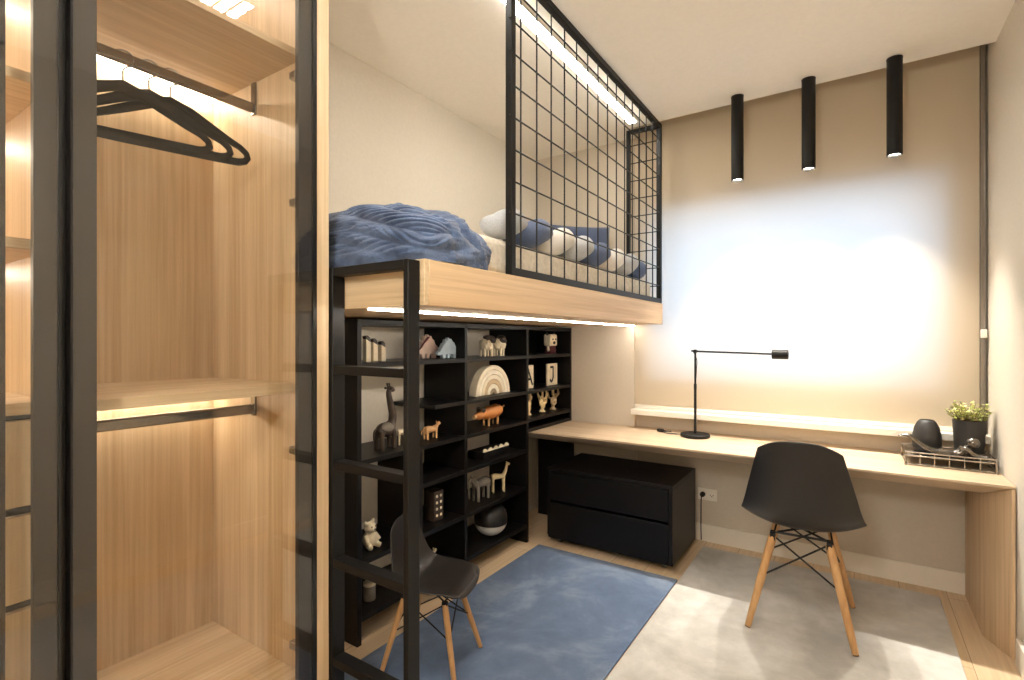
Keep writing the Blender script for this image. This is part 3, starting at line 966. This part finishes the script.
vx, vy = .288, 3.135
vz = TZ + .0005
tag(link('egg_vase', MB().lathe([(0, vz), (.043, vz), (.053, vz+.012), (.0565, vz+.04), (.055, vz+.075), (.048, vz+.112), (.037, vz+.136), (.030, vz+.145), (.026, vz+.147), (.024, vz+.142), (.026, vz+.12), (0, vz+.11)], vx, vy, 40, caps=False), M['ceramic_black'], None, smooth=50),
    'matt black egg shaped vase standing beside the plant pot', 'vase')
px, py = .440, 3.135
pt = thing('potted_plant', 'small yellow green plant in matt black pot at the right wall', 'plant', (px, py, vz))
pot = link('pot', MB().lathe([(0, vz+.012), (.050, vz+.012), (.052, vz+.014), (.0605, vz+.155), (.0600, vz+.158), (.056, vz+.158), (.055, vz+.14), (0, vz+.139)], px, py, 40, caps=False), M['ceramic_black'], pt, smooth=40)
for a in range(3):
    x, y = px + .036*math.cos(a*2.094-1.57), py + .036*math.sin(a*2.094-1.57)
    link('pot_foot', MB().lathe([(.007, vz), (.009, vz+.012)], x, y, 12), M['ceramic_black'], pot)
link('soil', MB().lathe([(.0, vz+.1455), (.03, vz+.145), (.0545, vz+.141)], px, py, 24, caps=False), M['soil'], pt)
fol, fol2, stm = MB(), MB(), MB()
rp = random.Random(11)
for i in range(64):
    a = rp.uniform(0, 2*PI); r = .045*math.sqrt(rp.random())
    bx, by = px + r*math.cos(a), py + r*math.sin(a)
    H_ = rp.uniform(.040, .100); lean = rp.uniform(0, .045)
    ex, ey, ez = bx + lean*math.cos(a), by + lean*math.sin(a), vz+.142+H_
    ex = min(ex, .512)
    stm.tube([(bx, by, vz+.138), ((bx+ex)/2, (by+ey)/2, vz+.142+H_*.6), (ex, ey, ez)], .0011, 5)
    for k in range(9):
        f = .35 + .65*k/8
        cx, cy, cz = bx+(ex-bx)*f, by+(ey-by)*f, vz+.140+H_*f
        an = rp.uniform(0, 2*PI); up = rp.uniform(.0, .8)
        d = Vector((math.cos(an)*math.cos(up), math.sin(an)*math.cos(up), math.sin(up)))
        s = d.cross(Vector((0,0,1))).normalized(); n = s.cross(d)
        L = rp.uniform(.012, .020); W = L*.40
        c0 = Vector((cx, cy, cz))
        pts = [c0, c0+d*L*.35+s*W+n*.0006, c0+d*L*.75+s*W*.8, c0+d*L, c0+d*L*.75-s*W*.8, c0+d*L*.35-s*W+n*.0006]
        if max(q.x for q in pts) > .523: continue
        tgt = fol2 if rp.random() < .4 else fol
        tgt.bm.faces.new([tgt.bm.verts.new(q) for q in pts])
link('stems', stm, M['stem'], pt)
o = link('foliage', fol, M['leaf'], pt)
o = link('foliage', fol2, M['leaf_pale'], pt); o['label'] = 'pale cream leaves'

# reclining figure sculpture lying along the tray's front rail
sc_ = MB()
sy = 3.022
sz = TZ + .001
def limb(pts, r): sc_.tube(catmull(pts, 5), [1.3*(r[0] + (r[1]-r[0])*i/(5*(len(pts)-1))) for i in range(5*(len(pts)-1)+1)], 10)
for dy in (-.011, .011):
    limb([(.330, sy+dy*.8, sz+.016), (.290, sy+dy, sz+.024), (.250, sy+dy, sz+.052), (.222, sy+dy, sz+.079), (.196, sy+dy, sz+.083)], (.011, .0045))
    limb([(.196, sy+dy, sz+.083), (.183, sy+dy, sz+.080), (.172, sy+dy, sz+.076)], (.005, .003))
limb([(.318, sy, sz+.015), (.350, sy, sz+.012), (.380, sy, sz+.014), (.400, sy, sz+.030), (.413, sy, sz+.048)], (.017, .013))
limb([(.396, sy-.012, sz+.040), (.413, sy-.026, sz+.047), (.435, sy-.028, sz+.022), (.462, sy-.026, sz+.010), (.500, sy-.02, sz+.010)], (.008, .0045))
limb([(.396, sy+.012, sz+.040), (.413, sy+.026, sz+.047), (.435, sy+.028, sz+.022), (.462, sy+.026, sz+.010), (.495, sy+.02, sz+.010)], (.008, .0045))
limb([(.412, sy, sz+.046), (.420, sy, sz+.056), (.428, sy, sz+.062)], (.008, .008))
sc_.ball((.437, sy, sz+.070), (.025, .024, .0245))
tag(link('figure_sculpture', sc_, M['iron'], None, remesh=.0028), 'dark pewter reclining figure sculpture lying along the front of the silver tray', 'sculpture')

# wall socket
sk = thing('wall_socket', 'white double wall socket above the baseboard behind the black cabinet', 'socket', (-.757, YW, .29))
link('plate', MB().box(-.815, -.700, YW-.009, YW-.0005, .255, .328), M['white'], sk, .003)
link('socket_face', MB().box(-.752, -.712, YW-.012, YW-.009, .268, .315), M['white'], sk, .002)
for z, x in ((.291, -.740), (.291, -.724), (.283, -.732)):
    link('pin_hole', MB().tube([(x, YW-.0128, z), (x, YW-.0118, z)], .003, 10), M['ink'], sk)
pg = thing('power_plug', 'black plug pushed into the left half of the white socket', 'plug', (-.79, YW-.01, .29))
link('plug_body', MB().tube([(-.785, YW-.0095, .291), (-.785, YW-.03, .291), (-.785, YW-.042, .288)], [.016, .015, .008], 14), M['black_plastic'], pg)
link('cable', MB().tube(catmull([(-.785, YW-.042, .288), (-.785, YW-.055, .262), (-.788, YW-.045, .20), (-.792, YW-.03, .10), (-.79, YW-.03, .012)]), .0032, 8), M['black_plastic'], pg)

# ------------------------------------------------------------------ things on the bookcase
FX = -1.77       # distance of the figures from the left wall
G_ = 'wooden and ceramic toys in the black bookcase'
# three pencil-like pegs
for y, hh, lbl in ((1.520, .115, 'tallest and leftmost of three white pegs on the top shelf'),
                   (1.560, .102, 'middle one of three white pegs with dark slanted tops on the top shelf'),
                   (1.606, .090, 'shortest of three white pegs with dark slanted tops on the top shelf')):
    z = SZ['A'] + .0005
    t = thing('wooden_peg', lbl, 'ornament', (FX, y, z), 0, 'white pegs on the top shelf')
    link('shaft', MB().prism([(y-.013, z), (y+.013, z), (y+.013, z+hh-.030), (y-.013, z+hh-.016)], .024, 0, FX-.012), M['cream'], t, .002)
    o = link('cap', MB().prism([(y-.013, z+hh-.0155), (y+.013, z+hh-.0295), (y+.010, z+hh-.010), (y-.002, z+hh), (y-.015, z+hh-.004)], .024, 0, FX-.012), M['toy_dark'], t, .002)
    o['label'] = 'dark slanted cap'
# two flat dinosaurs
def dino(y0, w, h, z, x, mat, back, lbl, nm):
    pts = [(0,.20),(.05,.34),(.10,.30),(.13,.42),(.20,.60),(.24,.72),(.30,.74),(.34,.92),(.41,.88),(.46,1.0),(.54,.92),(.60,.93),(.65,.80),(.72,.76),(.77,.60),(.84,.52),(.92,.42),(1.0,.22),(.90,.16),(.82,.18),(.80,0),(.70,0),(.67,.18),(.56,.20),(.52,0),(.44,0),(.42,.20),(.36,.19),(.33,0),(.24,0),(.20,.20),(.10,.15)]
    t = thing(nm, lbl, 'toy', (x, y0+w/2, z), 0, 'dinosaurs on the top shelf')
    link('body', MB().prism([(y0+w*a, z+h*b) for a, b in pts], .02, 0, x-.01), mat, t, .002)
    rg = [(.08,.36),(.20,.62),(.31,.78),(.42,.93),(.53,.95),(.44,.82),(.30,.66),(.18,.46)]
    link('crest', MB().prism([(y0+w*a, z+h*b*.96) for a, b in rg], .006, 0, x+.0102), back, t, .001)
    link('eye', MB().ball((x+.0105, y0+w*.86, z+h*.36), .003, 10, 6), M['ink'], t)
dino(1.868, .180, .124, SZ['A']+.0005, FX-.05, M['dino_pink'], M['maroon'], 'pale pink flat dinosaur standing behind the blue one', 'toy_dinosaur')
dino(1.945, .180, .108, SZ['A']+.0005, FX+.02, M['dino_blue'], M['dino_blue'], 'powder blue flat dinosaur at the front of the top shelf', 'toy_dinosaur')
# two sheep
def sheep(y, z, lbl, rz, facing):
    t = thing('toy_sheep', lbl, 'toy', (FX, y, z), rz, 'sheep on the top shelf')
    mb = MB()
    rs = random.Random(5)
    mb.ball((0, 0, .066), (.040, .042, .034))
    for i in range(26):
        a = rs.uniform(0, 2*PI); e = rs.uniform(-.9, 1.2)
        mb.ball((.036*math.cos(a)*math.cos(e), .038*math.sin(a)*math.cos(e), .066 + .031*math.sin(e)), .011, 8, 6)
    link('fleece', mb, M['cream'], t, remesh=.004, world=False)
    for sx in (-1, 1):
        for sy_ in (-1, 1):
            link('leg', MB().tube([(sx*.020, sy_*.024, .0), (sx*.020, sy_*.023, .048)], [.0075, .009], 10), M['cream'], t, world=False)
    hd = MB().ball((.034, facing*.018, .098), (.020, .017, .022)).ball((.048, facing*.022, .088), (.012, .011, .012)).ball((.016, 0, .110), (.026, .030, .014))
    h = link('head', hd, M['toy_dark'], t, remesh=.003, world=False); h['label'] = 'dark brown head'
    for s in (-1, 1):
        link('ear', MB().ball((.028, facing*.018 + s*.023, .097), (.006, .011, .006), 10, 8), M['toy_dark'], h, world=False)
    return t
sheep(2.395, SZ['A']+.0005, 'left of two woolly white sheep with dark heads beside the upright', math.radians(-20), 1)
sheep(2.520, SZ['A']+.0005, 'right of two woolly white sheep with dark heads on top shelf', math.radians(15), -1)
# bull-headed figure in the far bay
t = thing('horned_figure', 'cream square headed figure with dark horns and maroon body on top shelf', 'toy', (FX, 3.14, SZ['A']))
z = SZ['A'] + .0005; y = 3.150
link('body', MB().prism([(y-.042, z), (y+.042, z), (y+.030, z+.060), (y-.030, z+.060)], .05, 0, FX-.025), M['maroon'], t, .006)
hd = link('head', MB().box(FX-.03, FX+.03, y-.048, y+.048, z+.052, z+.135), M['cream'], t, .012, seg=3)
for s in (-1, 1):
    link('horn', MB().tube(catmull([(FX, y+s*.036, z+.128), (FX, y+s*.052, z+.140), (FX, y+s*.050, z+.158)], 4), [.010-.0009*i for i in range(9)], 8), M['toy_dark'], hd)
    link('eye', MB().ball((FX+.031, y+s*.02, z+.10), .006, 10, 6), M['ink'], hd)
    link('arm', MB().tube([(FX+.0, y+s*.034, z+.052), (FX+.01, y+s*.048, z+.018)], .009, 8), M['cream'], t)
link('muzzle', MB().ball((FX+.031, y, z+.075), (.006, .017, .011), 12, 8), M['ink'], hd)
# rainbow stacker
z = SZ['B'] + .0005; y = 2.435
t = thing('rainbow_stacker', 'beige wooden rainbow stacker on second shelf of the middle bay', 'toy', (FX, y, z))
radii = [.168, .140, .113, .086, .059, .032]
for i, r in enumerate(radii):
    ri = radii[i+1] + .002 if i < 5 else .012
    pts = [(y + r*math.cos(PI*k/28), z + r*math.sin(PI*k/28)) for k in range(29)] + [(y + ri*math.cos(PI*k/28), z + ri*math.sin(PI*k/28)) for k in range(28, -1, -1)]
    o = link('arch', MB().prism(pts, .05, 0, FX-.025), M[('rb1', 'rb3', 'rb1', 'rb2', 'rb3', 'rb4')[i]], t, .002)
    if i in (3, 5): o['label'] = ('', '', '', 'sand coloured arch', '', 'small taupe arch')[i]
# two letter cards
def card(y0, w, z, h, strokes, lbl):
    t = thing('letter_card', lbl, 'sign', (FX+.01, y0+w/2, z), 0, 'letter cards in the far bay')
    x = FX
    link('board', MB().box(x, x+.014, y0, y0+w, z, z+h), M['cream'], t, .0015)
    mb = MB()
    for st in strokes:
        for a, b in zip(st, st[1:]):
            p = Vector((y0+w*a[0], z+h*a[1])); q = Vector((y0+w*b[0], z+h*b[1]))
            d = (q-p).normalized(); n = Vector((-d.y, d.x))*.008
            mb.prism([tuple(p+n-d*.003), tuple(q+n+d*.003), tuple(q-n+d*.003), tuple(p-n-d*.003)], .0012, 0, x+.0142)
    link('letter', mb, M['ink'], t)
zz = SZ['B'] + .0005
card(2.760, .140, zz, .150, [[(.12,.15),(.5,.85),(.88,.15)],[(.27,.40),(.73,.40)]], 'white card with black letter half hidden by the bookcase upright')
card(3.085, .140, zz, .150, [[(.28,.84),(.55,.84)],[(.55,.84),(.55,.36),(.47,.22),(.36,.17),(.25,.26)]], 'white card with black hooked letter standing below horned figure')
# corals
def coral(y, z, h, mat, seed, lbl):
    r = random.Random(seed)
    t = thing('coral', lbl, 'ornament', (FX, y, z), 0, 'corals in the far bay')
    mb = MB()
    mb.lathe([(.022, z), (.024, z+.006), (.012, z+.016), (.010, z+.03)], FX, y, 14)
    mb.tube(catmull([(FX, y, z+.008), (FX+.002, y+r.uniform(-.004, .004), z+h*.4), (FX, y+r.uniform(-.008, .008), z+h)], 6), [.0125-.0004*i for i in range(13)], 10)
    for k in range(6):
        sd = -1 if k % 2 else 1
        f0 = .16 + .09*k + r.uniform(-.03, .03)
        out = h*r.uniform(.20, .32)*(1.15 - .55*f0)
        dx = r.uniform(-.012, .018)
        top = min(.97, f0 + r.uniform(.28, .40))
        q = Vector((FX, y, z+h*f0))
        e = Vector((FX+dx, y+sd*out, z+h*(f0+.10)))
        mb.tube(catmull([q, q.lerp(e, .6)+Vector((0, 0, -.004)), e, Vector((FX+dx*1.2, y+sd*out*1.12, z+h*top))], 4), [.0098-.0003*i for i in range(13)], 8)
        if k % 3 == 1:
            mb.tube(catmull([e, e+Vector((.004, sd*h*.06, h*.05)), e+Vector((.004, sd*h*.08, h*.15))], 4), [.0075-.0003*i for i in range(9)], 8)
    # keep the tips below the wanted height
    top = max(v.co.z for v in mb.bm.verts)
    f = h/(top - z)
    for v in mb.bm.verts: v.co.z = z + (v.co.z - z)*f
    link('branches', mb, mat, t, remesh=.0035)
zc = SZ['C'] + .0055
coral(2.855, zc, .155, M['coral'], 4, 'cream branching coral standing closest to the middle upright')
coral(3.035, zc, .160, M['coral'], 9, 'brightest cream branching coral in the centre of the lower far shelf')
coral(3.185, zc, .165, M['taupe_coral'], 13, 'taupe branching coral furthest to the right on the far shelf')
# orange pig
z = SZ['C'] + .0005; y = 2.43
t = thing('wooden_pig', 'orange brown wooden pig standing on third shelf of middle bay', 'toy', (FX, y, z))
b = MB().ball((FX, y, z+.072), (.036, .105, .040)).ball((FX, y-.10, z+.066), (.024, .040, .024)).ball((FX, y+.05, z+.078), (.036, .070, .040))
link('body', b, M['toy_orange'], t, remesh=.004)
link('snout', MB().tube([(FX, y-.135, z+.063), (FX, y-.150, z+.061)], [.013, .012], 12), M['toy_tan'], t)
for s in (-1, 1):
    link('ear', MB().ball((FX+s*.02, y-.085, z+.098), (.007, .018, .016), 10, 8), M['toy_dark'], t)
    link('leg', MB().tube([(FX+s*.018, y-.035, z), (FX+s*.018, y-.035, z+.05)], .0065, 8), M['toy_tan'], t)
    link('leg', MB().tube([(FX+s*.018, y+.055, z), (FX+s*.018, y+.055, z+.05)], .0065, 8), M['toy_tan'], t)
link('tail', MB().tube(catmull([(FX, y+.115, z+.085), (FX, y+.132, z+.092), (FX+.006, y+.142, z+.100)], 4), .005, 8), M['toy_tan'], t)
# dark box with pale scalloped rim
z = SZ['D'] + .0005; y = 2.43
t = thing('toy_box', 'low black box with pale scalloped rim under the orange pig', 'box', (FX, y, z))
link('box_body', MB().box(FX-.06, FX+.05, y-.125, y+.125, z, z+.045), M['black_wood'], t, .002)
rim = [(y-.125, z+.046), (y+.125, z+.046)]
for k in range(24, -1, -1):
    rim.append((y-.125+.25*k/24, z+.058 + .007*math.sin(k*PI/2.6)))
link('rim', MB().prism(rim, .008, 0, FX+.042), M['cream'], t)
# animals on the fifth shelf
def quadruped(y, z, L, h, neck, mat, lbl, nm, grp=None, dirn=-1, horn=False, snout=None, fat=1.0, rz=0):
    """body along y, head at the dirn end; parts: body (continuous), tail, ears"""
    t = thing(nm, lbl, 'toy', (FX, y, z), rz, grp)
    bl_, bh = L*.5, h
    mb = MB()
    zb = h*.62
    mb.tube(catmull([(0, -dirn*L*.36, zb), (0, -dirn*L*.15, zb*1.02), (0, dirn*L*.12, zb), (0, dirn*L*.32, zb*1.05)], 5), [L*.13*fat*(1 + .12*math.sin(i*.4)) for i in range(16)], 12)
    nx = neck
    mb.tube(catmull([(0, dirn*L*.28, zb*1.05), (0, dirn*(L*.40), zb + nx*.5), (0, dirn*(L*.46), zb + nx)], 5), [L*.105*fat*(1-.05*i) for i in range(11)], 10)
    mb.ball((0, dirn*(L*.52), zb + nx), (L*.075, L*.12, L*.075))
    if snout:
        mb.tube(catmull([(0, dirn*L*.58, zb+nx), (0, dirn*L*.68, zb+nx*.2), (0, dirn*L*.66, zb*.3)], 5), [L*.05*(1-.05*i) for i in range(11)], 8)
    for e in (-1, 1):
        for sx in (-1, 1):
            yy = e*L*.28
            mb.tube(catmull([(sx*L*.075*fat, yy, zb), (sx*L*.085*fat, yy + dirn*-.0*L, zb*.5), (sx*L*.085*fat, yy, .0)], 4), [L*.065*fat, L*.06*fat, L*.055*fat, L*.05*fat, L*.046*fat, L*.044*fat, L*.043*fat, L*.043*fat, L*.045*fat], 8)
    link('body', mb, mat, t, remesh=max(.0025, L*.022), world=False)
    link('tail', MB().tube(catmull([(0, -dirn*L*.45, zb*1.1), (0, -dirn*L*.54, zb*.95), (0, -dirn*L*.55, zb*.6)], 4), L*.02, 6), mat, t, world=False)
    for sx in (-1, 1):
        link('ear', MB().ball((sx*L*.075, dirn*L*.47, zb+nx+L*.07), (L*.02, L*.03, L*.05), 8, 6), mat, t, world=False)
    return t
quadruped(2.345, SZ['E']+.0005, .165, .155, .035, M['toy_grey'], 'stone grey elephant on fifth shelf beside the cream deer', 'toy_elephant', dirn=-1, snout=True, fat=1.2)
quadruped(2.515, SZ['E']+.0005, .12, .150, .070, M['coral'], 'cream long legged deer on the fifth shelf of the middle bay', 'toy_deer', dirn=1, rz=math.radians(-35))
# black and white ball
z = SZ['F'] + .0005; y = 2.44; R = .098
t = thing('round_robot', 'large black ball with white lower shell on bottom shelf', 'toy', (FX, y, z))
link('upper_shell', MB().lathe([(R*math.cos(a), z+R+R*math.sin(a)) for a in [-.25+ (PI/2+.25)*k/14 for k in range(14)]] + [(0, z+2*R)], FX, y, 36, caps=False), M['black_plastic'], t, smooth=60)
o = link('lower_shell', MB().lathe([(0, z)] + [(R*1.012*math.cos(a), z+R+R*1.0*math.sin(a)) for a in [-PI/2+ (PI/2-.27)*k/12 for k in range(1, 13)]], FX, y, 36, caps=False), M['white'], t, smooth=60)
link('knob', MB().ball((FX+.03, y+.102, z+.12), .009, 12, 8), M['steel'], t)
link('top_tab', MB().box(FX-.01, FX+.01, y-.025, y+.025, z+2*R-.004, z+2*R+.004), M['steel'], t, .002)
# giraffe
z = SZ['C'] + .0005; y = 1.635
t = thing('toy_giraffe', 'tall dark brown giraffe standing on the third shelf behind the ladder', 'toy', (FX, y, z), 0, None)
g = MB()
g.ball((0, -.012, .088), (.030, .050, .034)).ball((0, .018, .095), (.026, .032, .032))
g.tube(catmull([(0, .028, .10), (0, .036, .15), (0, .022, .205), (0, .012, .250), (0, .016, .272)], 6), [.021-.00045*i for i in range(25)], 12)
g.ball((0, .026, .270), (.0115, .026, .0125), rot=Euler((-.35, 0, 0)).to_matrix())
for sx in (-1, 1):
    g.tube([(sx*.016, -.042, .085), (sx*.018, -.046, .04), (sx*.018, -.044, .0)], [.014, .0105, .011], 10)
    g.tube([(sx*.016, .026, .085), (sx*.018, .030, .04), (sx*.018, .028, .0)], [.014, .0105, .011], 10)
link('body', g, M['toy_dark'], t, remesh=.0035, world=False)
for sx in (-1, 1):
    link('horn', MB().tube([(sx*.006, .012, .278), (sx*.007, .008, .298)], [.0032, .0042], 8), M['toy_dark'], t, world=False)
    link('ear', MB().ball((sx*.017, .008, .274), (.009, .004, .006), 8, 6), M['toy_dark'], t, world=False)
link('tail', MB().tube(catmull([(0, -.060, .10), (0, -.074, .085), (0, -.074, .05)], 4), .004, 6), M['toy_dark'], t, world=False)
o = link('saddle_patch', MB().ball((.012, -.010, .098), (.022, .038, .024), 14, 10), M['toy_grey'], t, world=False); o['label'] = 'grey side patch'
quadruped(1.745, SZ['C']+.0005, .085, .10, .055, M['cream'], 'little cream llama standing just behind the dark giraffe', 'toy_llama', dirn=1, rz=math.radians(-30))
quadruped(1.925, SZ['C']+.0005, .115, .075, .022, M['toy_tan'], 'small tan horse on third shelf right of the ladder post', 'toy_horse', dirn=1, fat=1.1)
# dotted block tower
z = SZ['E'] + .0005; y = 1.955
t = thing('dotted_tower', 'narrow dark block tower with pale dots on the fifth shelf', 'toy', (FX, y, z))
link('block', MB().box(FX-.03, FX+.03, y-.034, y+.034, z, z+.15), M['toy_dark'], t, .003)
for r in range(4):
    for c in range(2):
        link('dot', MB().ball((FX+.030, y-.015+.03*c, z+.028+.032*r), (.004, .008, .008), 12, 8), M['cream'], t)
# bear by the child chair
z = SZ['E'] + .0005; y = 1.535
t = thing('toy_bear', 'cream sitting bear on the fifth shelf left of child chair back', 'toy', (FX, y, z), 0)
b = MB().ball((0, 0, .036), (.030, .032, .037)).ball((.004, 0, .088), (.026, .028, .026)).ball((.024, 0, .082), (.012, .013, .011))
for s in (-1, 1):
    b.tube([(.010, s*.018, .016), (.040, s*.026, .010)], [.014, .012], 10).tube([(.004, s*.026, .056), (.026, s*.034, .030)], [.010, .009], 10).ball((0, s*.021, .111), (.007, .010, .010))
link('body', b, M['cream'], t, remesh=.0035, world=False)
for s in (-1, 1):
    link('eye', MB().ball((.027, s*.010, .095), .003, 8, 6), M['ink'], t, world=False)
link('nose', MB().ball((.036, 0, .085), (.003, .005, .004), 8, 6), M['ink'], t, world=False)
# low shelf pieces
z = SZ['F'] + .0005
quadruped(1.905, z, .105, .070, .030, M['cream'], 'cream little lamb on the bottom shelf behind the child chair seat', 'toy_lamb', dirn=1, fat=1.2)
t = thing('tea_tin', 'small pale tin with lid on bottom shelf at the left end', 'tin', (FX, 1.535, z))
link('tin_body', MB().lathe([(.024, z), (.026, z+.003), (.026, z+.062), (.025, z+.064)], FX, 1.535, 28), M['toy_grey'], t)
link('lid', MB().lathe([(.027, z+.0645), (.027, z+.076), (.022, z+.080), (.005, z+.081), (.006, z+.088), (.002, z+.090)], FX, 1.535, 28), M['cream'], t)

# ------------------------------------------------------------------ daylight, camera, view
wld = bpy.data.worlds.new('daylight'); S.world = wld
wld.use_nodes = True
bg = wld.node_tree.nodes['Background']
bg.inputs[0].default_value = (.52, .76, 1.0, 1); bg.inputs[1].default_value = 3.1
pl_ = bpy.data.lights.new('window_portal', 'AREA')
pl_.shape = 'RECTANGLE'; pl_.size = WX1-WX0; pl_.size_y = WZ1-WZ0
pl_.cycles.is_portal = True
po = bpy.data.objects.new('window_portal', pl_); C.objects.link(po)
po.location = ((WX0+WX1)/2, 3.62, (WZ0+WZ1)/2); po.rotation_euler = (-PI/2, 0, 0)

cam = bpy.data.cameras.new('camera')
cam.sensor_fit = 'HORIZONTAL'; cam.sensor_width = 36.0
cam.lens = 36.0*515/1024
cam.clip_start = .01
co = bpy.data.objects.new('camera', cam); C.objects.link(co)
co.location = (0, 0, 1.25)
co.rotation_euler = (PI/2, 0, math.radians(33.6))
S.camera = co
S.view_settings.view_transform = 'Standard'
S.view_settings.look = 'None'
S.view_settings.exposure = 0.45
S.view_settings.gamma = 1.0
S.view_settings.use_curve_mapping = False
S.cycles.max_bounces = 10
S.cycles.diffuse_bounces = 6
S.cycles.glossy_bounces = 4
S.cycles.transparent_max_bounces = 12
S.cycles.sample_clamp_indirect = 6.0
S.cycles.caustics_reflective = False
S.cycles.caustics_refractive = False
